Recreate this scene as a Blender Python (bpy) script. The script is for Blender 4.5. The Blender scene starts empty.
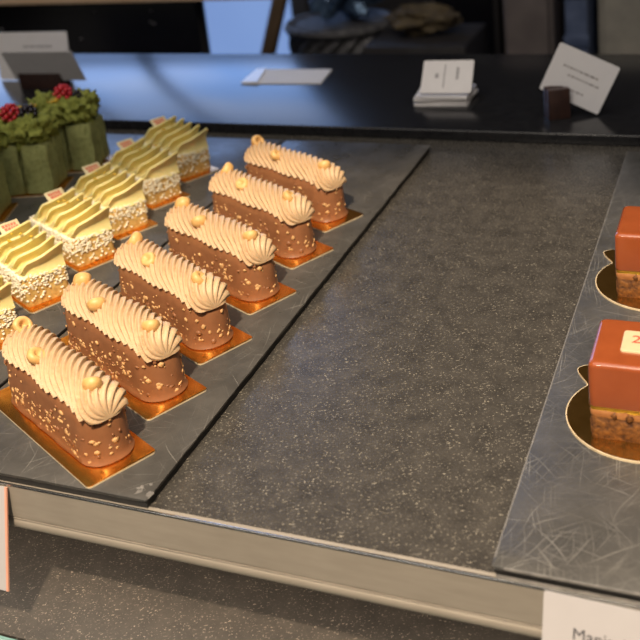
import bpy, bmesh, math, random
from mathutils import Vector, Matrix, noise
PI = math.pi
S = bpy.context.scene
COL = S.collection
R_ = random.Random(7)

# ------------------------------------------------------------------ camera
F_PX = 1049.83
H = 0.38
ROT = Matrix(((0.92331767, -0.02845467, 0.38298148),
              (0.36969347, 0.33585991, -0.86632838),
              (-0.10397704, 0.94148205, 0.3206249)))
cam = bpy.data.cameras.new('camera')
cam.sensor_width = 36
cam.lens = F_PX / 640 * 36
cam.shift_y = -190 / 640
cam.clip_start = 0.01
cam.dof.use_dof = True
cam.dof.focus_distance = 0.70
cam.dof.aperture_fstop = 10.5
co = bpy.data.objects.new('camera', cam)
COL.objects.link(co)
co.matrix_world = Matrix.Translation((0, 0, H)) @ ROT.to_4x4()
S.camera = co

S.view_settings.view_transform = 'Standard'
S.view_settings.look = 'None'
S.view_settings.gamma = 1
S.view_settings.use_curve_mapping = False
S.view_settings.exposure = 0.0

# ------------------------------------------------------------------ materials
def nd(nt, t, **kw):
    n = nt.nodes.new(t)
    for k, v in kw.items():
        if k in n.inputs: n.inputs[k].default_value = v
        else: setattr(n, k, v)
    return n

def new_mat(name):
    m = bpy.data.materials.new(name); m.use_nodes = True
    nt = m.node_tree
    b = nt.nodes['Principled BSDF']
    return m, nt, b

def ramp(nt, fac, stops):
    r = nt.nodes.new('ShaderNodeValToRGB')
    el = r.color_ramp.elements
    while len(el) < len(stops): el.new(0.5)
    for e, (p, c) in zip(el, stops):
        e.position = p
        e.color = c if len(c) == 4 else (*c, 1)
    nt.links.new(fac, r.inputs[0])
    return r.outputs[0]

def coords(nt):
    return nt.nodes.new('ShaderNodeTexCoord').outputs['Object']

def noise_tex(nt, vec, scale, detail=4, rough=.55):
    n = nt.nodes.new('ShaderNodeTexNoise')
    n.inputs['Scale'].default_value = scale
    n.inputs['Detail'].default_value = detail
    n.inputs['Roughness'].default_value = rough
    nt.links.new(vec, n.inputs['Vector'])
    return n.outputs['Fac']

def bump(nt, b, h, strength, dist):
    bp = nt.nodes.new('ShaderNodeBump')
    bp.inputs['Strength'].default_value = strength
    bp.inputs['Distance'].default_value = dist
    nt.links.new(h, bp.inputs['Height'])
    nt.links.new(bp.outputs[0], b.inputs['Normal'])

def mix(nt, fac, a, bb):
    m = nt.nodes.new('ShaderNodeMix'); m.data_type = 'RGBA'
    if hasattr(fac, 'links'): nt.links.new(fac, m.inputs[0])
    else: m.inputs[0].default_value = fac
    for s, i in ((a, 6), (bb, 7)):
        if hasattr(s, 'links'): nt.links.new(s, m.inputs[i])
        else: m.inputs[i].default_value = s if len(s) == 4 else (*s, 1)
    return m.outputs[2]

def mth(nt, op, a, bb=0.0):
    m = nt.nodes.new('ShaderNodeMath'); m.operation = op
    for s, i in ((a, 0), (bb, 1)):
        if hasattr(s, 'links'): nt.links.new(s, m.inputs[i])
        else: m.inputs[i].default_value = s
    return m.outputs[0]

def simple(name, c1, c2=None, scale=200, rough=.5, metal=0, bmp=0, bdist=.0005, sss=0, coat=0, spec=.5):
    m, nt, b = new_mat(name)
    v = coords(nt)
    f = noise_tex(nt, v, scale)
    c2 = c2 or tuple(x * .8 for x in c1)
    nt.links.new(ramp(nt, f, [(.3, c2), (.7, c1)]), b.inputs['Base Color'])
    b.inputs['Roughness'].default_value = rough
    b.inputs['Metallic'].default_value = metal
    b.inputs['Specular IOR Level'].default_value = spec
    if coat:
        b.inputs['Coat Weight'].default_value = coat
        b.inputs['Coat Roughness'].default_value = .04
    if sss:
        b.inputs['Subsurface Weight'].default_value = sss
        b.inputs['Subsurface Radius'].default_value = (1, .6, .3)
        b.inputs['Subsurface Scale'].default_value = .003
    if bmp: bump(nt, b, f, bmp, bdist)
    return m

def stone(name, base, dark, fleck, rough, amount=.66):
    """dark speckled laminate: mottled ground with small pale elongated flecks"""
    m, nt, b = new_mat(name)
    v = coords(nt)
    g = ramp(nt, noise_tex(nt, v, 60, 6, .7), [(.3, dark), (.75, base)])
    out = g
    fl = None
    for rz, sc, w in ((.5, (330, 760, 400), amount), (1.9, (420, 800, 400), amount + .02), (2.8, (560, 560, 400), amount + .01)):
        mp = nt.nodes.new('ShaderNodeMapping')
        mp.vector_type = 'TEXTURE'
        mp.inputs['Rotation'].default_value = (0, 0, rz)
        mp.inputs['Scale'].default_value = tuple(1 / q for q in sc)
        nt.links.new(v, mp.inputs[0])
        n = noise_tex(nt, mp.outputs[0], 1, 1.5, .5)
        k = ramp(nt, n, [(w, (0, 0, 0)), (w + .06, (1, 1, 1))])
        fl = k if fl is None else mth(nt, 'MAXIMUM', fl, k)
    reg = ramp(nt, noise_tex(nt, v, 90, 3), [(.35, (.25,) * 3), (.6, (1, 1, 1))])
    fl = mth(nt, 'MULTIPLY', fl, reg)
    nt.links.new(mix(nt, fl, out, fleck), b.inputs['Base Color'])
    nt.links.new(ramp(nt, noise_tex(nt, v, 500, 4), [(.3, (rough - .06,) * 3), (.7, (rough + .08,) * 3)]), b.inputs['Roughness'])
    bump(nt, b, noise_tex(nt, v, 700, 3), .12, .0006)
    b.inputs['Specular IOR Level'].default_value = .5
    return m

def slate(name, base, dark, scr, rough, amt):
    """worn tray surface criss-crossed by fine scratches"""
    m, nt, b = new_mat(name)
    v = coords(nt)
    g = ramp(nt, noise_tex(nt, v, 28, 8, .72), [(.3, dark), (.72, base)])
    warp = nt.nodes.new('ShaderNodeTexNoise'); warp.inputs['Scale'].default_value = 14
    nt.links.new(v, warp.inputs['Vector'])
    wv = nt.nodes.new('ShaderNodeVectorMath'); wv.operation = 'MULTIPLY_ADD'
    nt.links.new(warp.outputs['Color'], wv.inputs[0]); wv.inputs[1].default_value = (.016, .016, .016)
    nt.links.new(v, wv.inputs[2])
    tot = None
    for rz, w in ((.15, .02), (.7, .0), (1.2, .01), (1.75, .0), (2.35, .01), (2.9, .02)):
        mp = nt.nodes.new('ShaderNodeMapping')
        mp.vector_type = 'TEXTURE'
        mp.inputs['Rotation'].default_value = (0, 0, rz)
        mp.inputs['Location'].default_value = (rz * 3, rz * 7, 0)
        mp.inputs['Scale'].default_value = (1 / 20, 1 / 1500, 1)
        nt.links.new(wv.outputs[0], mp.inputs[0])
        n = noise_tex(nt, mp.outputs[0], 1, 1, .4)
        k = ramp(nt, n, [(amt + w, (0, 0, 0)), (amt + w + .07, (1, 1, 1))])
        tot = k if tot is None else mth(nt, 'MAXIMUM', tot, k)
    reg = ramp(nt, noise_tex(nt, v, 20, 4), [(.35, (.15,) * 3), (.65, (1, 1, 1))])
    tot = mth(nt, 'MULTIPLY', tot, reg)
    nt.links.new(mix(nt, tot, g, scr), b.inputs['Base Color'])
    nt.links.new(ramp(nt, noise_tex(nt, v, 60, 6), [(.3, (rough - .08,) * 3), (.7, (rough + .1,) * 3)]), b.inputs['Roughness'])
    bump(nt, b, noise_tex(nt, v, 160, 8, .7), .18, .0008)
    return m

def emit(name, c, s):
    m, nt, b = new_mat(name)
    v = coords(nt)
    f = noise_tex(nt, v, 2.2, 5)
    col = ramp(nt, f, [(.35, c), (.75, tuple(min(1, x * .45 + .5) for x in c))])
    nt.links.new(col, b.inputs['Emission Color'])
    b.inputs['Emission Strength'].default_value = s
    b.inputs['Base Color'].default_value = (*c, 1)
    return m

M = {}
M['shelf'] = stone('speckled_shelf', (.080, .073, .064), (.036, .033, .030), (.27, .245, .20), .25, .64)
M['counter'] = stone('speckled_counter', (.060, .051, .043), (.029, .025, .022), (.28, .24, .19), .5, .645)
M['ledge'] = simple('ledge_gloss_black', (.018, .018, .020), (.011, .011, .013), 120, .19, bmp=.05)
M['slate_l'] = slate('slate_smooth', (.096, .090, .083), (.046, .044, .041), (.26, .25, .23), .33, .70)
M['slate_r'] = slate('slate_scratched', (.088, .084, .078), (.040, .039, .037), (.24, .232, .215), .36, .66)
M['edge'] = simple('worn_highlight_edge', (.21, .20, .19), (.11, .105, .10), 150, .5, bmp=.3)  # worn slate edges; also paints the highlight on one side edge
M['under'] = simple('tray_underside', (.014, .013, .013), (.008, .008, .008), 120, .6)
M['steel'] = None
def steel():
    m, nt, b = new_mat('brushed_steel')
    v = coords(nt)
    mp = nt.nodes.new('ShaderNodeMapping'); mp.inputs['Scale'].default_value = (40, 1, 260)
    nt.links.new(v, mp.inputs[0])
    f = noise_tex(nt, mp.outputs[0], 1, 4)
    f2 = noise_tex(nt, v, 25, 5)
    nt.links.new(ramp(nt, mth(nt, 'MULTIPLY', mth(nt, 'ADD', f, f2), .5), [(.35, (.36, .32, .27)), (.65, (.42, .375, .32))]), b.inputs['Base Color'])
    b.inputs['Metallic'].default_value = .35
    b.inputs['Roughness'].default_value = .55
    bump(nt, b, f, .08, .0004)
    return m
M['steel'] = steel()
M['steel_edge'] = simple('polished_steel', (.85, .84, .82), (.75, .74, .72), 90, .22, metal=1)
M['choc'] = simple('milk_chocolate_coating', (.29, .125, .056), (.24, .098, .042), 140, .36, bmp=.12, bdist=.0008)
M['nut'] = simple('chopped_hazelnut', (.68, .42, .20), (.50, .28, .11), 500, .6, spec=.25)
M['cream'] = simple('coffee_cream', (.60, .415, .245), (.53, .36, .205), 300, .55, sss=.15, bmp=.05)
M['hazel'] = simple('roasted_hazelnut', (.74, .47, .19), (.60, .34, .11), 260, .45, bmp=.15)
def gold(name, c1, c2, r):
    m, nt, b = new_mat(name)
    v = coords(nt)
    f = noise_tex(nt, v, 90, 5)
    nt.links.new(ramp(nt, f, [(.3, c2), (.7, c1)]), b.inputs['Base Color'])
    b.inputs['Metallic'].default_value = .95
    b.inputs['Roughness'].default_value = r
    bump(nt, b, noise_tex(nt, v, 60, 2), .08, .0008)
    return m
M['gold'] = gold('gold_foil_card', (.88, .40, .075), (.76, .32, .05), .20)
M['gold_deep'] = gold('dark_gold_foil', (.60, .34, .10), (.46, .25, .06), .16)
M['board_edge'] = simple('card_edge', (.72, .60, .42), (.60, .48, .30), 200, .5)
M['gold_leaf_glint'] = gold('gold_leaf_glint', (1.0, .66, .10), (.92, .50, .05), .40)
M['glaze'] = simple('caramel_glaze', (.31, .075, .022), (.27, .062, .018), 60, .16, coat=.6, sss=.1)
M['mousse'] = simple('caramel_mousse', (.46, .21, .075), (.34, .13, .04), 220, .5, bmp=.2)
M['crumb'] = simple('brown_sponge', (.26, .10, .018), (.045, .014, .005), 300, .7, bmp=.9, bdist=.0015)
M['plaque_pale'] = simple('lemon_plaque', (.72, .62, .38), (.68, .56, .32), 200, .4)
M['plaque'] = simple('white_chocolate_plaque', (.64, .52, .32), (.60, .48, .29), 200, .4)
M['red_print'] = simple('red_print', (.55, .06, .03), (.45, .05, .03), 300, .5)
M['pink_print'] = simple('pink_print', (.62, .16, .09), (.55, .12, .07), 300, .5)
M['lemon'] = simple('lemon_cream', (.84, .74, .36), (.80, .68, .28), 120, .42, sss=.2, bmp=.06)
M['sponge'] = simple('pale_sponge', (.66, .46, .16), (.46, .27, .07), 260, .75, bmp=.8, bdist=.0012)
M['coconut'] = simple('coconut_flakes', (.88, .83, .68), (.78, .71, .52), 400, .6)
M['zest'] = simple('lemon_zest', (.72, .48, .04), (.6, .36, .03), 300, .4)
def moss(name, c1, c2, c3):
    m, nt, b = new_mat(name)
    v = coords(nt)
    f = noise_tex(nt, v, 220, 8, .75)
    nt.links.new(ramp(nt, f, [(.25, c3), (.5, c2), (.75, c1)]), b.inputs['Base Color'])
    b.inputs['Roughness'].default_value = .8
    bump(nt, b, f, 1, .0025)
    return m
M['moss'] = moss('pistachio_sponge', (.42, .44, .09), (.27, .30, .055), (.11, .13, .025))
M['pistachio'] = moss('pistachio_cream', (.46, .47, .19), (.34, .36, .13), (.17, .20, .06))
M['rasp'] = simple('raspberry', (.62, .02, .035), (.40, .01, .02), 300, .3, coat=.3)
M['black'] = simple('blackberry', (.018, .012, .022), (.008, .006, .012), 300, .25, coat=.3)
M['petal'] = simple('yellow_petal', (.85, .55, .02), (.75, .42, .01), 200, .5)
M['paper'] = simple('white_card', (.78, .75, .75), (.74, .71, .71), 60, .55)
M['paper_front'] = simple('white_card_darkened', (.46, .445, .46), (.44, .425, .44), 60, .6)  # same white card, colour darkened where the front light is too strong
M['paper_gloss'] = simple('glossy_white_card', (.86, .85, .88), (.83, .82, .85), 60, .28)
M['paper_pink'] = simple('card_rose_edge', (.72, .36, .26), (.66, .32, .22), 60, .5)
M['ink'] = simple('grey_ink', (.06, .06, .07), (.04, .04, .05), 300, .6)
M['ink_pale'] = simple('pale_ink', (.38, .36, .37), (.34, .32, .33), 300, .6)
M['holder'] = simple('dark_wood_holder', (.06, .030, .024), (.032, .018, .016), 90, .35)
M['black_glass'] = simple('black_oven_glass', (.008, .007, .010), (.005, .005, .007), 60, .25)
M['dark_panel'] = simple('dark_cabinet', (.045, .040, .040), (.03, .026, .027), 30, .55)
M['brown_panel'] = simple('brown_cabinet', (.20, .165, .155), (.14, .115, .11), 20, .6)
M['beige_panel'] = simple('beige_cabinet', (.44, .40, .34), (.30, .28, .24), 16, .6)
M['blue_bin'] = simple('blue_grey_plastic', (.14, .18, .30), (.08, .11, .20), 30, .45)
M['timber'] = simple('oiled_timber', (.19, .12, .065), (.12, .075, .04), 25, .5)
M['pine'] = simple('pale_pine', (.95, .70, .48), (.88, .60, .38), 12, .5)
M['wicker'] = simple('grey_wicker', (.20, .19, .19), (.05, .05, .055), 55, .5, bmp=.8, bdist=.006)
M['foil'] = simple('crumpled_foil_bag', (.20, .32, .50), (.06, .09, .14), 18, .2, metal=.5, bmp=1, bdist=.02)
M['bread'] = simple('bread_crust', (.16, .115, .055), (.06, .045, .03), 40, .7)
M['wall'] = simple('dark_wall', (.05, .045, .045), (.035, .03, .03), 6, .8)
M['floor'] = simple('dark_floor', (.06, .055, .05), (.04, .036, .034), 8, .5)
M['ceiling'] = simple('ceiling', (.22, .20, .18), (.18, .165, .15), 4, .9)
M['frame'] = simple('window_frame', (.10, .10, .11), (.08, .08, .09), 20, .5)
M['day'] = emit('daylight_pane', (.16, .35, .82), 3.0)
def frosted():
    m, nt, b = new_mat('blue_frosted_pane')
    f = noise_tex(nt, coords(nt), 1.5, 2)
    nt.links.new(ramp(nt, f, [(.3, (.13, .27, .64)), (.7, (.17, .33, .72))]), b.inputs['Emission Color'])
    b.inputs['Emission Strength'].default_value = .82
    return m
M['day_low'] = frosted()
M['bulb'] = emit('lamp_lens', (1, .8, .55), 6)
def glass():
    m, nt, b = new_mat('edge_green_glass')
    v = coords(nt)
    nt.links.new(ramp(nt, noise_tex(nt, v, 12, 2), [(.3, (.55, .85, .80)), (.7, (.65, .92, .88))]), b.inputs['Base Color'])
    b.inputs['Transmission Weight'].default_value = .9
    b.inputs['Roughness'].default_value = .06
    b.inputs['IOR'].default_value = 1.5
    return m
M['glass'] = glass()
M['glass_edge'] = simple('ground_glass_edge', (.20, .36, .34), (.13, .25, .24), 120, .25)

# ------------------------------------------------------------------ object helpers
def link(name, bm, mats, parent=None, smooth=True, angle=None):
    me = bpy.data.meshes.new(name)
    bmesh.ops.recalc_face_normals(bm, faces=bm.faces[:])
    bm.to_mesh(me); bm.free()
    if not isinstance(mats, (list, tuple)): mats = [mats]
    for m in mats: me.materials.append(m)
    for p in me.polygons: p.use_smooth = smooth
    if smooth and angle: me.set_sharp_from_angle(angle=math.radians(angle))
    o = bpy.data.objects.new(name, me); COL.objects.link(o)
    if parent: o.parent = parent
    return o

def tag(o, label=None, cat=None, group=None, kind=None):
    if label: o['label'] = label
    if cat: o['category'] = cat
    if group: o['group'] = group
    if kind: o['kind'] = kind
    return o

def empty(name, loc, rz=0, label=None, cat=None, group=None):
    o = bpy.data.objects.new(name, None); COL.objects.link(o)
    o.empty_display_size = .02
    o.location = loc; o.rotation_euler = (0, 0, rz)
    return tag(o, label, cat, group)

def copy_tree(o, parent=None):
    c = o.copy(); COL.objects.link(c)
    if parent: c.parent = parent
    for ch in list(o.children): copy_tree(ch, c)
    return c

def add_box(bm, lo, hi, bevel=0, seg=2, mat=0, M4=None):
    t = bmesh.new()
    bmesh.ops.create_cube(t, size=1)
    sx, sy, sz = (hi[i] - lo[i] for i in range(3))
    for v in t.verts:
        v.co = Vector(((v.co.x + .5) * sx + lo[0], (v.co.y + .5) * sy + lo[1], (v.co.z + .5) * sz + lo[2]))
    if bevel:
        bmesh.ops.bevel(t, geom=t.edges[:], offset=bevel, segments=seg, profile=.5, affect='EDGES')
    merge(bm, t, mat, M4)

def merge(bm, t, mat=0, M4=None):
    if M4 is not None: bmesh.ops.transform(t, matrix=M4, verts=t.verts[:])
    vm = [bm.verts.new(v.co) for v in t.verts]
    t.verts.index_update()
    for f in t.faces:
        try:
            nf = bm.faces.new([vm[v.index] for v in f.verts]); nf.material_index = mat
        except ValueError: pass
    t.free()

def box_obj(name, lo, hi, m, parent=None, bevel=0, seg=2):
    bm = bmesh.new(); add_box(bm, lo, hi, bevel, seg)
    return link(name, bm, m, parent, smooth=bool(bevel), angle=40)

def rrect(hx, hy, r, n=6):
    """rounded rectangle outline, counter-clockwise"""
    r = max(min(r, hx - 1e-5, hy - 1e-5), 1e-5)
    pts = []
    for cx, cy, a0 in ((hx - r, hy - r, 0), (-hx + r, hy - r, PI / 2), (-hx + r, -hy + r, PI), (hx - r, -hy + r, 1.5 * PI)):
        for k in range(n + 1):
            a = a0 + PI / 2 * k / n
            pts.append((cx + r * math.cos(a), cy + r * math.sin(a)))
    return pts

def densify(pts, step):
    out = []
    for i, p in enumerate(pts):
        q = pts[(i + 1) % len(pts)]
        d = math.dist(p, q); k = max(1, int(d / step))
        for j in range(k):
            out.append((p[0] + (q[0] - p[0]) * j / k, p[1] + (q[1] - p[1]) * j / k))
    return out

def loft(bm, rings, mat=0, cap=True):
    """rings: equal-length lists of 3D points (closed loops), bottom to top"""
    R = [[bm.verts.new(p) for p in r] for r in rings]
    n = len(R[0])
    for a, b in zip(R, R[1:]):
        for i in range(n):
            f = bm.faces.new((a[i], a[(i + 1) % n], b[(i + 1) % n], b[i])); f.material_index = mat
    if cap:
        for r in (R[0], R[-1]):
            f = bm.faces.new(r); f.material_index = mat
    return R

def rblock(bm, hx, hy, r, prof, mat=0, step=.004, n=6, wob=0, seed=0):
    """prof: list of (z, inset)"""
    base = densify(rrect(hx, hy, r, n), step)
    rings = []
    for z, ins in prof:
        sx, sy = (hx - ins) / hx, (hy - ins) / hy
        ring = []
        for x, y in base:
            p = Vector((x * sx, y * sy, z))
            if wob:
                nv = noise.noise_vector(p * 70 + Vector((seed, 0, 0)))
                p += Vector((nv.x, nv.y, nv.z * .4)) * wob
            ring.append(p)
        rings.append(ring)
    return loft(bm, rings, mat)

def lathe(bm, prof, n=20, mat=0, M4=None):
    t = bmesh.new()
    rings = []
    for r, z in prof:
        if r < 1e-6: rings.append([t.verts.new((0, 0, z))])
        else: rings.append([t.verts.new((r * math.cos(2 * PI * i / n), r * math.sin(2 * PI * i / n), z)) for i in range(n)])
    for a, b in zip(rings, rings[1:]):
        for i in range(n):
            j = (i + 1) % n
            if len(a) == 1 and len(b) == 1: continue
            if len(a) == 1: t.faces.new((a[0], b[i], b[j]))
            elif len(b) == 1: t.faces.new((a[i], b[0], a[j]))
            else: t.faces.new((a[i], b[i], b[j], a[j]))
    merge(bm, t, mat, M4)

def blob(bm, c, r, sub=2, mat=0, jag=0, seed=0, sc=(1, 1, 1), freq=1.5, rot=0):
    t = bmesh.new()
    bmesh.ops.create_icosphere(t, subdivisions=sub, radius=1)
    for v in t.verts:
        d = v.co.normalized()
        k = 1 + jag * noise.noise(d * freq + Vector((seed * 3.1, seed * 1.7, seed)))
        if jag > .3: k += jag * .5 * noise.noise(d * freq * 3 + Vector((seed, 5, 2)))
        v.co = Vector((d.x * sc[0], d.y * sc[1], d.z * sc[2])) * r * k
    Mx = Matrix.Translation(c) @ Matrix.Rotation(rot, 4, 'Z')
    merge(bm, t, mat, Mx)

def text_obj(name, body, size, m, parent, Mx, extrude=.0001, align='CENTER'):
    cu = bpy.data.curves.new(name, 'FONT')
    cu.body = body; cu.size = size; cu.extrude = extrude
    cu.align_x = align; cu.align_y = 'CENTER'; cu.resolution_u = 3
    o = bpy.data.objects.new(name + '_tmp', cu); COL.objects.link(o)
    bpy.context.view_layer.update()
    me = bpy.data.meshes.new_from_object(o.evaluated_get(bpy.context.evaluated_depsgraph_get()))
    bpy.data.objects.remove(o)
    me.name = name
    me.materials.clear(); me.materials.append(m)
    ob = bpy.data.objects.new(name, me); COL.objects.link(ob)
    ob.parent = parent; ob.matrix_local = Mx
    return ob

# ------------------------------------------------------------------ the setting
def struct(name, lo, hi, m, bevel=0):
    o = box_obj(name, lo, hi, m, None, bevel); o['kind'] = 'structure'; return o
FLOOR = -.95
struct('floor', (-4.2, -2.2, FLOOR - .05), (2.6, 3.1, FLOOR), M['floor'])
struct('ceiling', (-4.2, -2.2, 2.0), (2.6, 3.1, 2.05), M['ceiling'])
struct('wall_right', (2.6, -2.2, FLOOR), (2.65, 3.1, 2.0), M['wall'])
struct('wall_left', (-4.25, -2.2, FLOOR), (-4.2, 3.1, 2.0), M['wall'])
# the back wall leaves the opening of the glazed bay
WX0, WX1, WZ0, WZ1 = -3.6, -1.33, -.85, 1.65
bm = bmesh.new()
add_box(bm, (-4.2, 3.0, FLOOR), (WX0, 3.1, 2.0)); add_box(bm, (WX1, 3.0, FLOOR), (2.6, 3.1, 2.0))
add_box(bm, (WX0, 3.0, FLOOR), (WX1, 3.1, WZ0)); add_box(bm, (WX0, 3.0, WZ1), (WX1, 3.1, 2.0))
link('wall_back', bm, M['wall'], smooth=False)['kind'] = 'structure'
w = box_obj('window_1', (WX0, 3.06, .20), (WX1, 3.07, WZ1), M['day'])
box_obj('lower_pane', (WX0, 3.06, WZ0), (WX1, 3.07, .199), M['day_low'], w); w['kind'] = 'structure'
bm = bmesh.new()
for x in (-1.985,): add_box(bm, (x, 3.02, WZ0 + .05), (x + .045, 3.05, WZ1 - .05))
for x in (WX0, -2.45, WX1 - .05): add_box(bm, (x, 3.0, WZ0), (x + .05, 3.055, WZ1))
for z in (WZ0, WZ1 - .05): add_box(bm, (WX0 + .05, 3.0, z), (-2.45, 3.055, z + .05)); add_box(bm, (-2.4, 3.0, z), (WX1 - .05, 3.055, z + .05))
link('window_frame', bm, M['frame'], w, smooth=False)

# display case: lower counter, raised shelf, trim, ledge
FY = .4024
def strip_profile(name, pts, x0, x1, m):
    bm = bmesh.new()
    a = [bm.verts.new((x0, y, z)) for y, z in pts]; b = [bm.verts.new((x1, y, z)) for y, z in pts]
    n = len(pts)
    for i in range(n): bm.faces.new((a[i], a[(i + 1) % n], b[(i + 1) % n], b[i]))
    bm.faces.new(a); bm.faces.new(b)
    return bm
prof = [(FY + .004, -.0002), (FY + .0012, -.0002), (FY, -.0012), (FY, -.0235), (FY + .0013, -.0238), (FY + .0013, -.0244), (FY, -.0246), (FY, -.0251),
        (FY + .0013, -.0253), (FY + .0013, -.0258)]
for k in range(9):
    a = PI / 2 + PI * k / 8
    prof.append((FY + .0012 + .0013 * math.cos(a), -.0290 + .0032 * math.sin(a)))
prof += [(FY + .004, -.0322)]
tr = link('trim_1', strip_profile('trim', prof, -1.6, .9, None), M['steel'], angle=35)
tr['kind'] = 'structure'
te = box_obj('polished_lip', (-1.6, FY - .0003, -.0012), (.9, FY + .0012, .0002), M['steel_edge'], tr, .0003)

sh = struct('display_shelf', (-1.6, FY + .0041, -.032), (.9, 1.30, 0), M['shelf'])
ct = struct('lower_counter', (-1.6, .3846, FLOOR), (.9, 1.28, -.10), M['counter'])
struct('shelf_riser', (-1.6, .62, -.10), (.9, 1.28, -.032), M['under'])
lg = bmesh.new(); add_box(lg, (-1.6, 1.006, 0), (.9, 1.30, .012), .0016, 3)
lgo = link('back_ledge', lg, M['ledge'], angle=40); lgo['kind'] = 'structure'
gl = box_obj('glass_panel', (-1.6, .3740, -.6), (.9, .3832, -.1035), M['glass'], None)
tag(gl, 'greenish glass front panel below the lower counter at the bottom left corner', 'glass panel')
box_obj('polished_edge', (-1.6, .3740, -.1035), (.9, .3832, -.1000), M['glass_edge'], gl, .0006)
box_obj('foot_rail', (-1.6, .3720, FLOOR), (.9, .3842, -.6), M['dark_panel'], gl)

# ------------------------------------------------------------------ trays
ST = .007
def slab(name, x0, x1, y0, y1, m, label, seed, lip=False, cat='slate tray'):
    cx, cy = (x0 + x1) / 2, (y0 + y1) / 2
    root = empty(name, (cx, cy, 0), 0, label, cat)
    hx, hy = (x1 - x0) / 2, (y1 - y0) / 2
    bm = bmesh.new()
    base = densify(rrect(hx, hy, .0012, 3), .006)
    rings = []
    for z, ins, wob in ((ST - .0030, .0012, .0010), (ST - .0012, .0002, .0006), (ST - .0003, .0002, .0004), (ST, .0008, .0004)):
        ring = []
        for x, y in base:
            nz = noise.noise(Vector((x * 90 + seed, y * 90, z * 200)))
            ring.append(Vector((x * (hx - ins) / hx - nz * wob * (1 if x > 0 else -1), y * (hy - ins) / hy + max(0, nz) * wob * (1 if y < 0 else -1), z)))
        rings.append(ring)
    loft(bm, rings)
    link('top_sheet', bm, m, root, angle=30)
    bm = bmesh.new(); add_box(bm, (-hx + .0016, -hy + .0016, 0), (hx - .0016, hy - .0016, ST - .0030))
    link('base_sheet', bm, M['under'], root, smooth=False)
    if lip:
        box_obj('worn_front_edge', (-hx + .006, -hy - .0002, ST - .0016), (hx, -hy + .0012, ST - .0001), M['edge'], root, .0003)
        box_obj('lower_front_edge', (-hx + .002, -hy + .0001, .0), (hx, -hy + .0012, .0014), M['edge'], root, .0002)
        box_obj('side_edge_highlight', (-hx - .0002, -hy + .006, ST - .0012), (-hx + .0010, hy, ST - .00005), M['edge'], root, .0003)  # pale strip paints the highlight along the left edge
    return root
sl = slab('slate_tray', -.4715, -.3082, .4030, .974, M['slate_l'], 'dark grey slate tray carrying the six chocolate eclairs', 3)
# chipped corner, the flaked spot at the tray's near right corner
bm = bmesh.new()
for k in range(9):
    x = .081 - .010 + R_.random() * .009; y = -.281 + R_.random() * .009
    blob(bm, (x, y, ST - .0005), .0024 + R_.random() * .0014, 1, 0, .5, k, (1.2, .8, .22), rot=R_.random() * 6)
link('chipped_corner', bm, M['edge'], sl, angle=20)
slab('slate_tray', -.800, -.4745, .4030, .974, M['slate_l'], 'dark grey slate tray under the lemon and green cakes', 8)
slab('slate_tray', -.1130, .26, .4032, .976, M['slate_r'], 'scratched slate tray under the two caramel glazed cubes', 15, lip=True)

# ------------------------------------------------------------------ eclairs
AX = Vector((-.887, .462, 0)).normalized()           # towards the far left end
RZ = math.atan2(-AX.y, -AX.x)                          # local +x points to the near right end
SH = Vector((.462, .887, 0)).normalized()
BT = .0012
EL, EW, EH = .1205, .0325, .0366

def make_board(L, W, r, m, t=BT):
    root = empty('cake_board', (0, 0, 0))
    bm = bmesh.new(); rblock(bm, L / 2, W / 2, r, [(t * .9, 0), (t, .0002)], step=.02)
    link('foil_face', bm, m, root, angle=30)
    bm = bmesh.new(); rblock(bm, L / 2, W / 2, r, [(0, 0), (t * .9, 0)], step=.02)
    link('card_edge', bm, M['board_edge'], root, angle=30)
    return root

def sag(u):
    """how far the top of the bar dips towards its two ends"""
    h = EL / 2
    r = max(0, (u - (h - .024)) / .024); l = max(0, (-u - (h - .020)) / .020)
    return .0062 * r * r + .0030 * l * l

def eclair_body(seed):
    bm = bmesh.new()
    prof = [(0, -.0006), (.0012, -.0014), (.003, -.0005), (.006, .0), (.012, .0), (.020, .0003), (.028, .0007), (.0325, .0013), (.0354, .0030), (.0367, .0062), (EH, .0100)]
    rblock(bm, EL / 2, EW / 2, .0152, prof, step=.003, n=12, wob=.0007, seed=seed)
    for v in bm.verts: v.co.z -= sag(v.co.x) * max(0, v.co.z / EH) ** 1.5
    return bm

def eclair_chips(seed):
    rr = random.Random(seed)
    bm = bmesh.new()
    per = densify(rrect(EL / 2, EW / 2, .0152, 12), .001)
    n = len(per)
    for k in range(360):
        i = rr.randrange(n)
        p, q = per[i], per[(i + 1) % n]
        tx, ty = q[0] - p[0], q[1] - p[1]; l = math.hypot(tx, ty); nx, ny = ty / l, -tx / l
        z = .0015 + (.029 if rr.random() < .45 else .016) * rr.random() ** 1.2
        r = rr.choice((.0006, .0008, .0009, .0011, .0016))
        if z < .005: r *= 1.2
        blob(bm, (p[0] + nx * -r * .15, p[1] + ny * -r * .15, z), r, 1, 0 if rr.random() < .7 else 1, .5, k + seed,
             (1.0 + rr.random() * .8, .55, .8 + rr.random() * .6), rot=math.atan2(ty, tx))
    return bm

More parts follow.
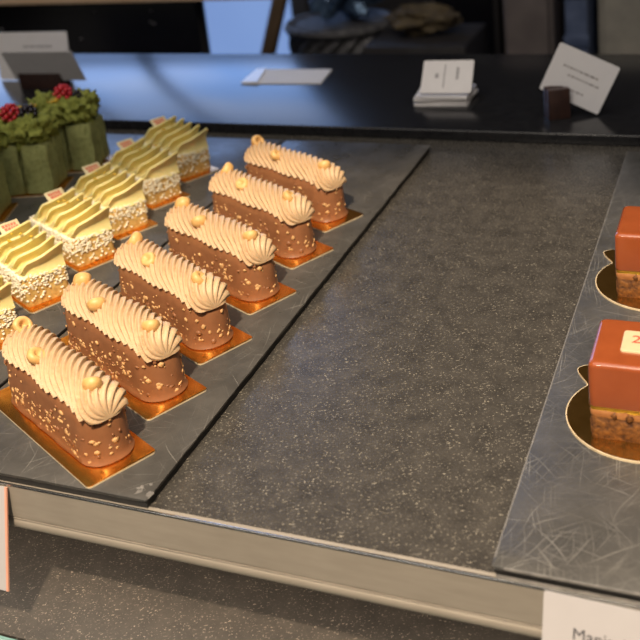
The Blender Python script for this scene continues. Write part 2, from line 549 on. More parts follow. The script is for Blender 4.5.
def eclair_cream(seed):
    rr = random.Random(seed)
    bm = bmesh.new()
    NU, NV = 420, 64
    L = EL + .001; half = L / 2
    lam = .0074
    ph0 = rr.random()
    grid = []
    for i in range(NU + 1):
        # cosine-free spacing: denser near the ends
        s = i / NU
        u = -half + L * s
        row = []
        e = .013
        d = max(0, abs(u) - (half - e)) / e
        end = math.sqrt(max(0, 1 - min(1, d) ** 2.8))
        lob = 1 + .07 * math.cos((u / L) * 2 * PI * 2.5 + seed)
        for j in range(NV + 1):
            th = PI * j / NV
            a = j / NV                                   # 0 front low edge, 1 back low edge
            shift = .050 * (1 - a) ** 1.7 + .006 * math.sin(a * PI) - .004 * a
            shift += .0016 * noise.noise(Vector((u * 40, a * 3, seed)))
            ph = (u - shift) / lam + ph0
            t = ph - math.floor(ph)
            saw = (t ** .75) * (1 - max(0, (t - .80) / .20) ** 2)
            fine = .5 + .5 * math.cos(2 * PI * ph * 2)
            amp = .0038 * (.35 + .65 * end)
            w = (.0172 + .0006 * noise.noise(Vector((u * 60, a, seed + 4)))) * (.25 + .75 * end) * lob if end > 0 else 0
            w = .0150 * (end ** .8) * lob
            h = .0142 * (end ** .75) * (.96 + .05 * lob)
            y = -w * math.cos(th); z = h * (math.sin(th) ** .82 if 0 < th < PI else 0)
            nrm = Vector((0, -math.cos(th) * 1.0, math.sin(th)))
            k = amp * (saw - .55) + .0003 * fine
            if end < .02: k = 0
            # scalloped lower edges overhang the chocolate
            if a < .12 or a > .88: k *= 1.25
            row.append(Vector((u + (.0016 * saw * end if d > 0 else 0), y + nrm.y * k, EH - .0006 + z + nrm.z * k - sag(u))))
        grid.append([bm.verts.new(p) for p in row])
    for i in range(NU):
        for j in range(NV):
            try: bm.faces.new((grid[i][j], grid[i + 1][j], grid[i + 1][j + 1], grid[i][j + 1]))
            except ValueError: pass
    for i in range(NU):                                  # underside
        try: bm.faces.new((grid[i][0], grid[i][NV], grid[i + 1][NV], grid[i + 1][0]))
        except ValueError: pass
    bmesh.ops.remove_doubles(bm, verts=bm.verts[:], dist=1e-6)
    return bm

def hazel_bm(ring=False):
    bm = bmesh.new()
    if ring:
        prof = [(.0022, .0006), (.0030, .0022), (.0046, .0028), (.0060, .0014), (.0060, -.0016), (.0046, -.0040), (.0020, -.0052), (0, -.0054)]
        prof = [(0, -.0012), (.0016, -.0010)] + prof
    else:
        prof = [(0, .0004), (.0012, .0006), (.0022, .0016), (.0040, .0022), (.0055, .0012), (.0060, -.0008), (.0050, -.0034), (.0026, -.0050), (0, -.0054)]
    lathe(bm, prof, 22)
    bmesh.ops.scale(bm, vec=(1.12, 1.0, 1.08), verts=bm.verts[:])
    for v in bm.verts: v.co += Vector((1, 1, 1)) * .0004 * noise.noise(v.co * 300)
    return bm

def make_eclair(seed):
    root = empty('eclair', (0, 0, 0))
    link('chocolate_body', eclair_body(seed), M['choc'], root, angle=60)
    c = link('chopped_nuts', eclair_chips(seed), [M['nut'], M['choc']], root); c['kind'] = 'stuff'
    link('piped_cream', eclair_cream(seed), M['cream'], root, angle=75)
    rr = random.Random(seed * 5)
    top = EH + .0150
    for (u, y, dz, rx, ry, ring) in ((-.0480, .0015, -.0010, -1.0, -.5, True), (-.0100, -.0088, -.0024, .65, .15, False), (.0470, -.0010, -.0025, .40, .55, False)):
        h = link('hazelnut_half', hazel_bm(ring), M['hazel'], root)
        h.location = (u + rr.uniform(-.002, .002), y, top + dz)
        h.rotation_euler = (rx + rr.uniform(-.15, .15), ry + rr.uniform(-.15, .15), rr.random() * 6)
    return root

tips = [(-.3448, .4003), (-.3453, .4674), (-.3435, .5335), (-.3395, .6040), (-.3380, .6790), (-.3370, .7490)]
BL, BW = .142, .0465
elabels = ['chocolate eclair nearest the steel trim, frontmost of the row', 'second chocolate eclair from the steel trim, beside the frontmost one',
           'third chocolate eclair counted from the steel trim', 'third chocolate eclair counted from the back ledge',
           'second chocolate eclair counted from the back ledge', 'chocolate eclair nearest the back ledge, last of the row']
blabels = ['gold card board under the eclair nearest the steel trim', 'gold card board under the second eclair from the steel trim',
           'gold card board under the third eclair from the steel trim', 'gold card board under the third eclair from the back ledge',
           'gold card board under the second eclair from the back ledge', 'gold card board under the eclair nearest the back ledge']
protos = [make_eclair(s) for s in (11, 23, 37)]
bproto = make_board(BL, BW, .003, M['gold'])
for i, t in enumerate(tips):
    T = Vector((t[0], t[1], 0)) * ((H - ST) / (H - .009))
    c = T + SH * (BW / 2) + AX * (BL / 2)
    b = bproto if i == 0 else copy_tree(bproto)
    b.location = (c.x, c.y, ST); b.rotation_euler = (0, 0, RZ)
    tag(b, blabels[i], 'cake board', 'gold boards under the eclairs')
    e = protos[i] if i < 3 else copy_tree(protos[(i + 1) % 3])
    ec = T + SH * (BW / 2 + .0022) + AX * (.0096 + EL / 2)
    e.location = (ec.x, ec.y, ST + BT); e.rotation_euler = (0, 0, RZ + (.0, .012, -.01, .015, -.012, .008)[i])
    tag(e, elabels[i], 'eclair', 'hazelnut eclairs in a row')

# ------------------------------------------------------------------ lemon cakes
LL, LW, LH = .084, .0370, .0245
def make_lemon(seed):
    rr = random.Random(seed)
    root = empty('lemon_cake', (0, 0, 0))
    bm = bmesh.new()
    rblock(bm, LL / 2, LW / 2, .003, [(0, .0005), (.002, 0), (.012, .0003), (.020, .0), (.0235, .0008), (LH, .003)], step=.003, wob=.0008, seed=seed)
    link('sponge_base', bm, M['sponge'], root, angle=50)
    bm = bmesh.new()
    per = densify(rrect(LL / 2, LW / 2, .003, 4), .0008); n = len(per)
    for k in range(1500):
        p = per[rr.randrange(n)]; s = rr.random()
        z = LH - .0005 - .013 * s ** 1.4
        if k % 5 == 0: z = .002 + .02 * rr.random()
        f = 1.0
        if k % 4 == 0: z = LH; f = rr.uniform(.86, 1)
        blob(bm, (p[0] * f, p[1] * (f if f < 1 else 1), z + rr.uniform(-.0003, .0006)), rr.uniform(.0008, .0015), 1, 0, .4, k, (1.3, .8, .7), rot=rr.random() * 6)
    c = link('coconut_coat', bm, M['coconut'], root); c['kind'] = 'stuff'
    # piped ruffles: overlapping scooped petals, steep face towards the near right end
    bm = bmesh.new()
    NP = 5
    for p in range(NP):
        u0 = -LL / 2 + .0035 + p * .0147
        ln = .0205
        NVv = 16
        tw = rr.uniform(-.04, .04)
        rings = []
        for j in range(NVv + 1):
            b = j / NVv
            v = -LW / 2 + .0015 + (LW - .001) * b
            hh = .0125 + .0110 * b ** .9 + (NP - 1 - p) * .0013 * (1 - .6 * b)
            if j == 0: hh *= .72
            elif j == 1: hh *= .92
            elif j == NVv: hh *= .93
            hh += .0012 * noise.noise(Vector((p * 3.1, b * 2.5, seed)))
            sk = .0035 * math.sin(b * PI) + tw * v + .005 * b
            x0 = u0 + sk
            pts = [Vector((x0, v, LH - .002))]
            for q in range(1, 11):
                t = q / 10
                pts.append(Vector((x0 + (ln - .003) * t, v, LH - .001 + (hh - .002) * (t ** .95))))
            for q in range(1, 5):                           # rounded lip
                a = PI * q / 5
                pts.append(Vector((x0 + ln - .003 + .0022 * math.sin(a), v, LH + hh - .0045 + .0016 * math.cos(a) + .0016)))
            for q in range(1, 8):                           # scooped face
                t = q / 7
                pts.append(Vector((x0 + ln - .003 - .0030 * math.sin(t * PI) - .001 * t, v, LH - .002 + (hh - .003) * (1 - t))))
            rings.append(pts)
        loft(bm, rings)
    link('lemon_cream', bm, M['lemon'], root, angle=55)
    bm = bmesh.new()
    for k in range(5):
        u = rr.uniform(-.012, .022); v = rr.uniform(-.010, .012)
        blob(bm, (u, v, LH + .0215 + .28 * v), .0016, 1, 0, .4, k, (1.4, .8, .6), rot=rr.random() * 6)
    z = link('lemon_zest', bm, M['zest'], root)
    # plaque leaning on the far petal
    pl = box_obj('chocolate_plaque', (-.0088, -.0005, 0), (.0088, .0008, .0112), M['plaque_pale'], root, .0004)
    pl.matrix_local = Matrix.Translation((-LL / 2 + .0185, .0055, LH + .0140)) @ Matrix.Rotation(PI / 2, 4, 'Z') @ Matrix.Rotation(-.95, 4, 'X')
    bm = bmesh.new()
    for r, (x0, x1) in enumerate(((-.0062, .0052), (-.0052, .0062))):
        z0 = .0090 - r * .0036
        x = x0
        while x < x1 - .001:
            wv = rr.uniform(.0014, .0026); add_box(bm, (x, -.00065, z0 - .0030), (x + wv, -.0004, z0)); x += wv + .0006
    link('pink_print', bm, M['pink_print'], pl, smooth=False)
    return root

lem = [(-.5160, .5085), (-.5182, .5783), (-.5202, .6470), (-.5234, .7095), (-.5262, .7760), (-.5285, .8430)]
llab = ['pale lemon cake nearest the steel trim, cut by the left edge', 'lemon cream cake in light, second in its row from the steel trim',
        'lemon cream cake third in its row from the steel trim, lit', 'lemon cream cake fourth in its row from the steel trim',
        'lemon cream cake second in its row from the back ledge', 'lemon cream cake nearest the back ledge, last of its row']
lp = [make_lemon(s) for s in (5, 9)]
lb = make_board(.098, .0440, .003, M['gold'])
for i, (x, y) in enumerate(lem):
    P = Vector((x, y, 0)) * ((H - ST) / (H - .009))                                 # near front corner of the cake's base
    c = P + SH * (LW / 2) + AX * (LL / 2)
    o = lp[i] if i < 2 else copy_tree(lp[i % 2])
    o.location = (c.x, c.y, ST + BT); o.rotation_euler = (0, 0, RZ + (.02, -.02, .015, -.01, .02, -.015)[i])
    tag(o, llab[i], 'cake', 'lemon cakes in a row')
    b = lb if i == 0 else copy_tree(lb)
    cb = P + SH * (LW / 2 + .0010) + AX * (.049 - .0085)
    b.location = (cb.x, cb.y, ST); b.rotation_euler = (0, 0, RZ)
    tag(b, 'gold card board under the ' + ['lemon cake nearest the steel trim', 'second lemon cake from the steel trim', 'third lemon cake from the steel trim', 'fourth lemon cake from the steel trim', 'second lemon cake from the back ledge', 'lemon cake nearest the back ledge'][i], 'cake board', 'gold boards under the lemon cakes')

# ------------------------------------------------------------------ green pistachio cakes
GW, GL, GH = .039, .064, .054
def berry(bm, c, r, seed):
    rr = random.Random(seed)
    n = 30
    for k in range(n):
        z = 1 - 2 * (k + .5) / n; a = k * 2.39996
        s = math.sqrt(1 - z * z)
        blob(bm, (c[0] + r * s * math.cos(a), c[1] + r * s * math.sin(a), c[2] + r * 1.05 * z), r * .36, 1)

def torn(bm, c, r, sc, seed, rot=0, sub=3, jag=.7):
    blob(bm, c, r, sub, 0, jag, seed, sc, 2.3, rot)

def make_green(seed, topping):
    rr = random.Random(seed)
    root = empty('pistachio_cake', (0, 0, 0))
    bm = bmesh.new()
    rblock(bm, GL / 2 - .003, GW / 2 - .003, .005, [(0, .0), (.004, 0), (.03, .001), (GH - .004, .0015), (GH, .006)], step=.003, wob=.0010, seed=seed)
    link('cream_block', bm, M['pistachio'], root, angle=50)
    bm = bmesh.new()                                       # slabs of torn sponge pressed on the sides
    for (x, y, hx, hy) in ((GL / 2 - .002, -.011, .004, .0115), (GL / 2 - .002, .013, .004, .0105), (-.012, -GW / 2 + .001, .016, .004), (.019, -GW / 2 + .001, .012, .004),
                           (-.012, GW / 2 - .001, .016, .004), (.019, GW / 2 - .001, .011, .004), (-GL / 2 + .002, 0, .004, .02)):
        t = bmesh.new()
        h = GH - .003 + rr.uniform(-.003, .003)
        rblock(t, hx, hy, .002, [(.001, .0006), (.005, 0), (.014, .0004), (.024, 0), (.034, .0003), (h - .003, .0004), (h, .0018)], step=.003, wob=.0022, seed=rr.random() * 50)
        merge(bm, t, 0, Matrix.Translation((x, y, 0)))
    link('sponge_sides', bm, M['pistachio'], root, angle=50)
    bm = bmesh.new()
    k = 0
    for (x, y, r) in ((.020, -.014, .013), (.021, .004, .012), (.018, .017, .012), (.0, .018, .013), (-.018, .014, .014), (-.022, -.003, .013), (-.014, -.018, .013), (.004, -.018, .013), (-.004, .008, .010)):
        k += 1
        torn(bm, (x * 1.05, y * .72, GH + .009 + rr.uniform(-.001, .004)), r, (1.2, .92, 1.05), seed + k * 2.3, rr.random() * 6, 4, .75)
    link('torn_sponge_crown', bm, M['moss'], root, angle=80)
    for name, m, c, r in topping:
        bm = bmesh.new()
        if name == 'gold_crumbs':
            for q in range(26):
                blob(bm, (c[0] + rr.uniform(-r, r), c[1] + rr.uniform(-r, r), c[2] + rr.uniform(-.002, .004)), .0016, 1, 0, .5, q)
        elif name == 'yellow_petals':
            for q in range(7):
                a = q * 2 * PI / 7
                blob(bm, (c[0] + r * .7 * math.cos(a), c[1] + r * .7 * math.sin(a), c[2] + .001 * q), r * .62, 2, 0, .2, q, (1.2, .6, .3), rot=a)
        else:
            berry(bm, c, r, seed)
        o = link(name, bm, m, root)
        if name == 'gold_crumbs': o['kind'] = 'stuff'
    return root
T_ = GH + .024
gdata = [((-.6450, .8630), 'green pistachio cake nearest the back ledge, with raspberry and a dark berry',
          [('raspberry', M['rasp'], (.004, -.002, T_ + .002), .0085), ('blackberry', M['black'], (.018, .002, T_ - .003), .006), ('gold_crumbs', M['zest'], (-.002, -.013, T_ - .004), .006)]),
         ((-.6530, .7985), 'green pistachio cake in the middle of its row, with raspberry and blackberry',
          [('raspberry', M['rasp'], (-.002, -.006, T_ + .004), .0085), ('blackberry', M['black'], (.015, -.004, T_ + .001), .0085), ('gold_crumbs', M['zest'], (.010, .012, T_ + .002), .007)]),
         ((-.6680, .7265), 'green pistachio cake with yellow petals, cut by the left edge',
          [('yellow_petals', M['petal'], (.014, .004, T_ - .001), .009), ('raspberry', M['rasp'], (-.014, .002, T_), .008)])]
gb = make_board(GL + .016, GW + .010, .003, M['gold'])
for i, ((x, y), lab, tp) in enumerate(gdata):
    o = make_green(41 + i * 7, tp)
    ga = math.radians(14 + 3 * i)
    cg = Matrix.Rotation(ga, 3, 'Z') @ Vector((-GL / 2, GW / 2, 0)); x += cg.x; y += cg.y
    o.location = (x, y, ST + BT); o.rotation_euler = (0, 0, ga)
    tag(o, lab, 'cake', 'green pistachio cakes in a row')
    b = gb if i == 0 else copy_tree(gb)
    b.location = (x, y, ST); b.rotation_euler = (0, 0, ga)
    tag(b, 'gold card board under the green cake ' + ['nearest the back ledge', 'in the middle of the green row', 'with the yellow petals'][i], 'cake board', 'gold boards under the green cakes')

# ------------------------------------------------------------------ caramel glazed cubes
CS = .0525
def make_cube():
    root = empty('glazed_cube_cake', (0, 0, 0))
    h = CS / 2
    def layer(name, m, z0, z1, ins, wob=.0003, bev=.0006):
        bm = bmesh.new()
        zs = [z0 + (z1 - z0) * k / 4 for k in range(5)]
        rblock(bm, h - ins, h - ins, .003, [(z, bev if k in (0, 4) else 0) for k, z in enumerate(zs)], step=.003, wob=wob, seed=z0 * 900)
        return link(name, bm, m, root, angle=50)
    layer('sponge_layer', M['crumb'], 0, .0140, .0005, .0006)
    layer('mousse_layer', M['mousse'], .0140, .0195, .0004, .0004)
    for k in range(12):
        bm = bmesh.new()
        a = R_.random(); s = k % 4
        x, y = ((a * 2 - 1) * h * .9, -h + .0012)
        if s == 1: x, y = -h + .0012, (a * 2 - 1) * h * .9
        if s == 2: x, y = h - .0012, (a * 2 - 1) * h * .9
        if s == 3: x, y = x, h - .0012
        blob(bm, (x, y, .0175 - R_.random() * .002), .0022, 2, 0, .5, k, (.9, .9, 1.3))
        link('chocolate_drip', bm, M['crumb'], root)
    bm = bmesh.new()
    base = densify(rrect(h - .0006, h - .0006, .003, 4), .0015)
    r0 = [Vector((x, y, .0190 + .0012 * noise.noise(Vector((x * 400, y * 400, 1))))) for x, y in base]
    r1 = [Vector((x, y, .0222 + .0012 * noise.noise(Vector((x * 300, y * 300, 7))))) for x, y in base]
    loft(bm, [r0, r1])
    link('leaf_glint_band', bm, M['gold_leaf_glint'], root, angle=40)  # ragged gold leaf, with the reflected gold put into its colour
    bm = bmesh.new()
    zb, zt, r = .0205, .0490, .0032
    prof = [(zb, .0012), (zb + .0006, .0003), (zb + .0016, 0), (zb + .010, 0), (zt - r, 0)]
    for k in range(1, 7):
        a = PI / 2 * k / 6
        prof.append((zt - r + r * math.sin(a), r * (1 - math.cos(a))))
    prof.append((zt, .008))
    rblock(bm, h, h, .0034, prof, step=.004, n=6)
    link('caramel_glaze', bm, M['glaze'], root, angle=60)
    pl_bm = bmesh.new(); rblock(pl_bm, .0105, .0112, .0016, [(zt - .0002, 0), (zt + .0008, 0), (zt + .0012, .0003)], step=.01)
    pl = link('chocolate_plaque', pl_bm, M['plaque'], root, angle=40)
    text_obj('red_print', '20', .0115, M['red_print'], pl, Matrix.Translation((0, .0014, zt + .0012)))
    return root
def make_round_board():
    root = empty('cake_board', (0, 0, 0))
    r = .0428
    def outline(rr):
        pts = []
        n = 220
        for k in range(n):
            a = 2 * PI * k / n
            x, y = rr * math.cos(a), rr * math.sin(a)
            # finger tab pointing to the far left corner
            da = abs((a - math.radians(131) + PI) % (2 * PI) - PI)
            q = rr + .0190 * math.exp(-(da / .15) ** 4)
            pts.append((q * math.cos(a), q * math.sin(a)))
        return pts
    bm = bmesh.new()
    loft(bm, [[Vector((x, y, .0013)) for x, y in outline(r - .0006)], [Vector((x, y, .0015)) for x, y in outline(r - .0007)]])
    link('foil_face', bm, M['gold_deep'], root, angle=30)
    bm = bmesh.new()
    loft(bm, [[Vector((x, y, 0)) for x, y in outline(r)], [Vector((x, y, .0013)) for x, y in outline(r)]])
    link('card_edge', bm, M['board_edge'], root, angle=30)
    return root
cp = make_cube(); rb = make_round_board()
for i, (x, y, br) in enumerate(((-.0822 + CS / 2, .5140 + CS / 2, 0), (-.0884 + CS / 2, .6815 + CS / 2, 0))):
    o = cp if i == 0 else copy_tree(cp)
    o.location = (x, y, ST + .0015)
    tag(o, ['caramel glazed cube cake nearer the steel trim', 'caramel glazed cube cake nearer the back ledge'][i], 'cake', 'caramel glazed cubes')
    b = rb if i == 0 else copy_tree(rb)
    b.location = (x - .0006, y + .0015, ST)
    tag(b, ['round gold board with finger tab under the nearer glazed cube', 'round gold board with finger tab under the farther glazed cube'][i], 'cake board', 'round gold boards')

# ------------------------------------------------------------------ cards
def card(name, w, h, t, m, label, cat, Mx, group=None, r=.002):
    bm = bmesh.new()
    pts = rrect(w / 2, h / 2, r, 4)
    loft(bm, [[Vector((x, -t / 2, y)) for x, y in pts], [Vector((x, t / 2, y)) for x, y in pts]])
    o = link(name, bm, m, None, angle=40)
    o.matrix_world = Mx
    return tag(o, label, cat, group)

def ink_lines(parent, rows, t, m, seed=1):
    rr = random.Random(seed)
    bm = bmesh.new()
    for (x0, x1, z, hh) in rows:
        x = x0
        while x < x1:
            wv = min(rr.uniform(.0015, .006), x1 - x)
            add_box(bm, (x, -t / 2 - .0001, z), (x + wv, -t / 2 + .0001, z + hh)); x += wv + .0012
    return link('printed_lines', bm, m, parent, smooth=False)

# price cards hung from the steel trim, bottoms swung towards the front
tilt = math.radians(-16)
def hang(name, xl, xr, hh, label, rz=0, ztop=-.0010):
    w = xr - xl
    Mx = Matrix.Translation(((xl + xr) / 2, FY - .0016, ztop)) @ Matrix.Rotation(tilt, 4, 'X') @ Matrix.Rotation(rz, 4, 'Y') @ Matrix.Translation((0, 0, -hh / 2))
    return card(name, w, hh, .0006, M['paper_front'], label, 'price card', Mx, r=.0012), w, hh
c1, w1, h1 = hang('price_card', -.0872, .010, .062, 'white price card with printed name on the trim at bottom right', math.radians(1.5))
text_obj('printed_name', 'Manjari C', .0084, M['ink'], c1, Matrix.Translation((-.0346, -.00045, .0128)) @ Matrix.Rotation(PI / 2, 4, 'X'), .00005, 'LEFT')
c2, w2, h2 = hang('price_card', -.500, -.4052, .064, 'rose edged price card on the trim at the left edge', 0)
bm = bmesh.new(); add_box(bm, (w2 / 2 - .0014, -.0006, -h2 / 2), (w2 / 2 + .0002, .0006, h2 / 2))
link('rose_edge', bm, M['paper_pink'], c2, smooth=False)

LZ = .012
# card in a dark block, right
blk = empty('card_holder', (-.1930, 1.0555, LZ), math.radians(28), 'small dark wooden block holding the tilted card on the back ledge', 'card holder')
bm = bmesh.new()
add_box(bm, (-.0115, -.0090, 0), (.0115, -.0016, .033), .0009); add_box(bm, (-.0115, .0016, 0), (.0115, .0090, .033), .0009); add_box(bm, (-.0112, -.0017, 0), (.0112, .0017, .018))
link('slotted_block', bm, M['holder'], blk, angle=40)
Mx = Matrix.Translation((-.1705, 1.0610, LZ + .0412)) @ Matrix.Rotation(math.radians(25), 4, 'Y')
c = card('price_card', .066, .056, .0007, M['paper_gloss'], 'tilted white card standing in the dark block on the ledge', 'price card', Mx)
ink_lines(c, [(-.020, .018, .006, .0022), (-.012, .022, -.002, .0018), (-.004, .012, -.016, .0018)], .0007, M['ink_pale'], 4)

# stack of small cards
sx, sy = -.3300, 1.1080
sj = [(0, 0, 4, .062, .050), (.002, .002, -3, .061, .049), (-.001, .001, 6, .062, .050), (.002, -.001, 1, .060, .050)]
z = LZ
slab_l = ['lowest white card of the pile on the back ledge', 'second lowest white card of the ledge pile', 'middle white card of the ledge pile', 'fourth white card up in the ledge pile']
for i, (dx, dy, a, w_, d_) in enumerate(sj):
    Mx = Matrix.Translation((sx + dx, sy + dy, z + .0014)) @ Matrix.Rotation(math.radians(a), 4, 'Z') @ Matrix.Rotation(-PI / 2, 4, 'X')
    card('price_card', w_, d_, .0028, M['paper'], slab_l[i], 'price card', Mx, 'pile of white cards')
    z += .0028
Mx = Matrix.Translation((sx + .006, sy - .004, z + .0168)) @ Matrix.Rotation(math.radians(4), 4, 'Z') @ Matrix.Rotation(math.radians(-48), 4, 'X')
c = card('price_card', .058, .043, .003, M['paper'], 'printed white card propped on top of the ledge pile', 'price card', Mx, 'pile of white cards')
bm = bmesh.new()
for (x0, x1, z0, z1) in ((-.004, -.0025, -.015, .016), (.010, .013, -.004, .012), (-.014, -.010, -.002, .004)):
    add_box(bm, (x0, -.00165, z0), (x1, -.0014, z1))
link('printed_lines', bm, M['ink_pale'], c, smooth=False)

# folded card lying flat
fl = empty('folded_card', (-.5633, 1.1895, LZ), 0, 'white folded card lying flat on the ledge', 'card')
bm = bmesh.new()
q = [(-.6120 + .5633, 1.1564 - 1.1895), (-.5048 + .5633, 1.1606 - 1.1895), (-.5136 + .5633, 1.2217 - 1.1895), (-.6229 + .5633, 1.2192 - 1.1895)]
loft(bm, [[Vector((x, y, .0)) for x, y in q], [Vector((x, y, .0012)) for x, y in q]])
link('main_leaf', bm, M['paper'], fl, smooth=False)
bm = bmesh.new()
q2 = [(q[0][0] - .004, q[0][1] + .001), (q[0][0] + .020, q[0][1] + .001), (q[3][0] + .016, q[3][1]), (q[3][0] + .001, q[3][1])]
loft(bm, [[Vector((x, y, .0013)) for x, y in q2], [Vector((x, y, .0013 + (.002 if i in (1, 2) else .0006))) for i, (x, y) in enumerate(q2)]])
link('raised_flap', bm, M['paper_gloss'], fl, smooth=False)

# cards behind the green cakes
hb = empty('card_holder', (-.903, 1.132, LZ), math.radians(2), 'long dark wooden block behind the green cakes on the ledge', 'card holder')
bm = bmesh.new(); add_box(bm, (-.034, -.011, 0), (.034, -.002, .030), .001); add_box(bm, (-.034, .002, 0), (.034, .011, .030), .001); add_box(bm, (-.0335, -.0025, 0), (.0335, .0025, .016))
link('slotted_block', bm, M['holder'], hb, angle=40)
Mx = Matrix.Translation((-.888, 1.1160, LZ + .0345)) @ Matrix.Rotation(math.radians(2), 4, 'Z') @ Matrix.Rotation(math.radians(26), 4, 'X')
card('price_card', .112, .052, .0008, M['paper'], 'grey shaded card tipped forward in the long dark holder', 'price card', Mx, r=.001)
Mx = Matrix.Translation((-.941, 1.165, LZ + .0345)) @ Matrix.Rotation(math.radians(2), 4, 'Z') @ Matrix.Rotation(math.radians(-6), 4, 'X')
c = card('price_card', .120, .068, .0008, M['paper'], 'upright white card with one printed line at upper left', 'price card', Mx, r=.002)
ink_lines(c, [(-.014, .034, .012, .003)], .0008, M['ink_pale'], 9)

# ------------------------------------------------------------------ behind the display
def thing_box(name, lo, hi, m, label, cat, bevel=.004):
    o = empty(name, ((lo[0] + hi[0]) / 2, (lo[1] + hi[1]) / 2, lo[2]), 0, label, cat)
    hx, hy = (hi[0] - lo[0]) / 2, (hi[1] - lo[1]) / 2
    box_obj('body', (-hx, -hy, 0), (hx, hy, hi[2] - lo[2]), m, o, bevel)
    return o, hx, hy, hi[2] - lo[2]
ov, hx, hy, hh = thing_box('screen_panel', (-2.05, 1.90, FLOOR), (-1.090, 1.935, -.0320), M['dark_panel'], 'black glossy panel standing behind the ledge at upper left', 'panel')
box_obj('glass_sheet', (-hx + .02, -hy - .006, .35), (hx - .001, -hy - .0005, hh - .002), M['black_glass'], ov, .002)
bm = bmesh.new()
for k in range(16):
    blob(bm, (R_.uniform(-hx + .25, hx - .02), -hy - .0062, hh - .02 - R_.random() * .12), R_.uniform(.0016, .0034), 1, 0, .3, k, (1.8, .2, .8))
g = link('reflected_dots', bm, M['ink_pale'], ov); g['kind'] = 'stuff'  # pale specks painted as small reflections on the black glass
wt = box_obj('worktop', (-2.15, 1.84, -.0310), (-.885, 1.98, -.008), M['pine'], None, .003)
tag(wt, 'pale wooden shelf board along the top left edge', 'shelf board')
box_obj('support_leg', (-2.14, 1.94, FLOOR), (-2.10, 1.98, -.0310), M['timber'], wt)
box_obj('support_bracket', (-1.30, 1.936, -.0500), (-1.26, 1.975, -.0310), M['timber'], wt)

d_len = 1.10
bm = bmesh.new(); add_box(bm, (-.017, -.012, 0), (.017, .012, d_len), .003)
po = link('timber_post', bm, M['timber'], None, angle=40)
po.matrix_world = Matrix.Translation((-1.380, 2.3, FLOOR + .006)) @ Matrix.Rotation(math.radians(20), 4, 'Y')
tag(po, 'brown timber post leaning right of the bright blue window', 'post')

# wicker basket with foil bag
bk = empty('wicker_basket', (-.925, 2.28, FLOOR), 0, 'tall grey wicker basket beside the leaning post', 'basket')
bm = bmesh.new()
n = 40; bh = .765
rings = []
for k in range(41):
    z = k / 40 * bh
    rings.append([Vector(((.125 + .006 * (1 if (i + k) % 2 else -1)) * math.cos(2 * PI * i / n), (.11 + .006 * (1 if (i + k) % 2 else -1)) * math.sin(2 * PI * i / n), z)) for i in range(n)])
loft(bm, rings)
link('woven_side', bm, M['wicker'], bk, smooth=False)
bm = bmesh.new()
t = bmesh.new()
rings = []
for i in range(40):
    a = 2 * PI * i / 40
    rings.append([Vector(((.125 + .013 * math.cos(q)) * math.cos(a), (.11 + .013 * math.cos(q)) * math.sin(a), bh - .006 + .013 * math.sin(q))) for q in (0, PI / 3, 2 * PI / 3, PI, 4 * PI / 3, 5 * PI / 3)])
loft(bm, rings + [rings[0]], cap=False)
link('rim', bm, M['wicker'], bk)
bm = bmesh.new(); blob(bm, (0, 0, .075), .085, 4, 0, .5, 3, (1, .8, 1.0), 2.5)
zm = min(v.co.z for v in bm.verts)
for v in bm.verts: v.co.z -= zm
fb = link('foil_bag', bm, M['foil'], None, angle=20); fb.location = (-.905, 2.27, FLOOR + bh + .001)
tag(fb, 'crumpled blue foil bag on top of the wicker basket', 'bag')

# dark cabinets
cb, hx, hy, hh = thing_box('cabinet', (-.735, 2.42, FLOOR), (-.575, 2.8, .12), M['dark_panel'], 'black cabinet behind the stack of cards', 'cabinet')
box_obj('door', (-hx + .01, -hy - .014, .05), (hx - .01, -hy - .001, hh - .02), M['black_glass'], cb, .003)
br = bmesh.new(); blob(br, (0, 0, 0), .062, 4, 0, .45, 12, (1.2, .7, .46), 2.2)
zm = min(v.co.z for v in br.verts)
for v in br.verts: v.co.z -= zm
bt = box_obj('tray_shelf', (-.785, 2.05, FLOOR), (-.56, 2.25, -.185), M['dark_panel'], None, .004)
tag(bt, 'low black stand under the loaf behind the ledge', 'stand')
bo = link('bread_loaf', br, M['bread'], None, angle=60); bo.location = (-.675, 2.15, -.1845)
tag(bo, 'dim brown loaf on the black stand behind the ledge', 'bread')
cb, hx, hy, hh = thing_box('cabinet', (-.488, 2.1, FLOOR), (-.386, 2.5, .14), M['brown_panel'], 'brown grey cabinet left of the tilted card', 'cabinet')
box_obj('door', (-hx + .008, -hy - .014, .05), (hx - .008, -hy - .001, hh - .02), M['brown_panel'], cb, .003)
cb, hx, hy, hh = thing_box('crate_tower', (-.356, 2.06, FLOOR), (-.312, 2.4, .04), M['blue_bin'], 'narrow blue grey crate stack behind the tilted card', 'crate')
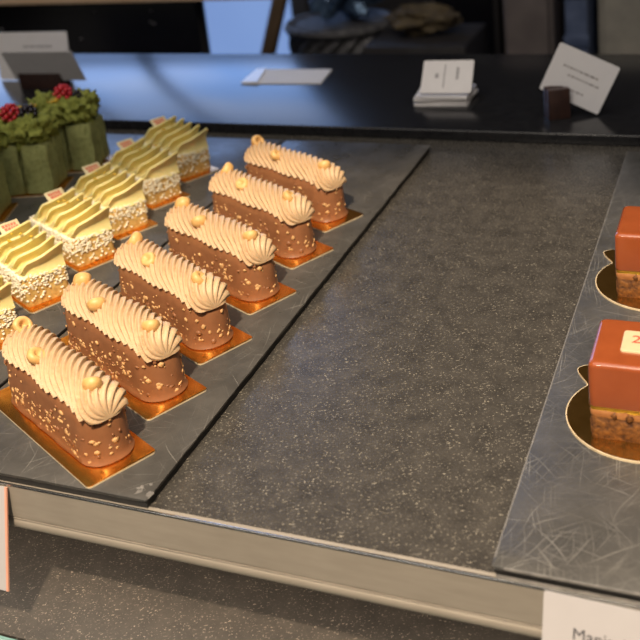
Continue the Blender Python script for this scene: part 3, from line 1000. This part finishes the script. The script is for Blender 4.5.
for k in range(9):
    box_obj('rib', (-hx - .003, -hy - .004, .06 + k * .1), (hx + .003, -hy + .01, .085 + k * .1), M['blue_bin'], cb, .002)
cb, hx, hy, hh = thing_box('cabinet', (-.297, 2.1, FLOOR), (.25, 2.5, .14), M['beige_panel'], 'beige grey cabinet at the upper right edge', 'cabinet')
box_obj('door', (-hx + .012, -hy - .014, .05), (-.005, -hy - .001, hh - .02), M['beige_panel'], cb, .003)
box_obj('door', (.005, -hy - .014, .05), (hx - .012, -hy - .001, hh - .02), M['beige_panel'], cb, .003)

# ------------------------------------------------------------------ light
def spot(name, loc, target, power, color, angle, blend, size, label):
    L = bpy.data.lights.new(name, 'SPOT'); L.energy = power; L.color = color
    L.spot_size = math.radians(angle); L.spot_blend = blend; L.shadow_soft_size = size
    o = bpy.data.objects.new(name, L); COL.objects.link(o); o.location = loc
    o.rotation_euler = (Vector(target) - Vector(loc)).to_track_quat('-Z', 'Y').to_euler()
    return o
spot('key_spot', (-.04, -.46, 1.45), (-.235, .400, 0), 205, (1, .80, .57), 28, .26, .03, '')
spot('front_spot', (-.45, -1.0, 1.35), (-.25, .45, -.05), 20, (1, .86, .70), 34, .8, .06, '')
spot('right_spot', (1.0, 1.1, 1.2), (-.05, .65, 0), 10, (1, .80, .58), 40, .8, .04, '')
LS = bpy.data.lights.new('counter_fill_light', 'AREA'); LS.shape = 'RECTANGLE'; LS.size = 2.3; LS.size_y = .012; LS.energy = 1.1; LS.color = (1, .84, .66)  # unseen fill light added under the shelf to brighten the lower counter
lo_ = bpy.data.objects.new('counter_fill_light', LS); COL.objects.link(lo_); lo_.location = (-.4, .440, -.0335)
W = bpy.data.worlds.new('world'); S.world = W; W.use_nodes = True
W.node_tree.nodes['Background'].inputs[0].default_value = (.5, .46, .42, 1)
W.node_tree.nodes['Background'].inputs[1].default_value = .25
A = bpy.data.lights.new('shop_ambient', 'AREA'); A.energy = 38; A.color = (1, .92, .82); A.size = 2.4
ao = bpy.data.objects.new('shop_ambient', A); COL.objects.link(ao); ao.location = (-.3, -.3, 1.95)
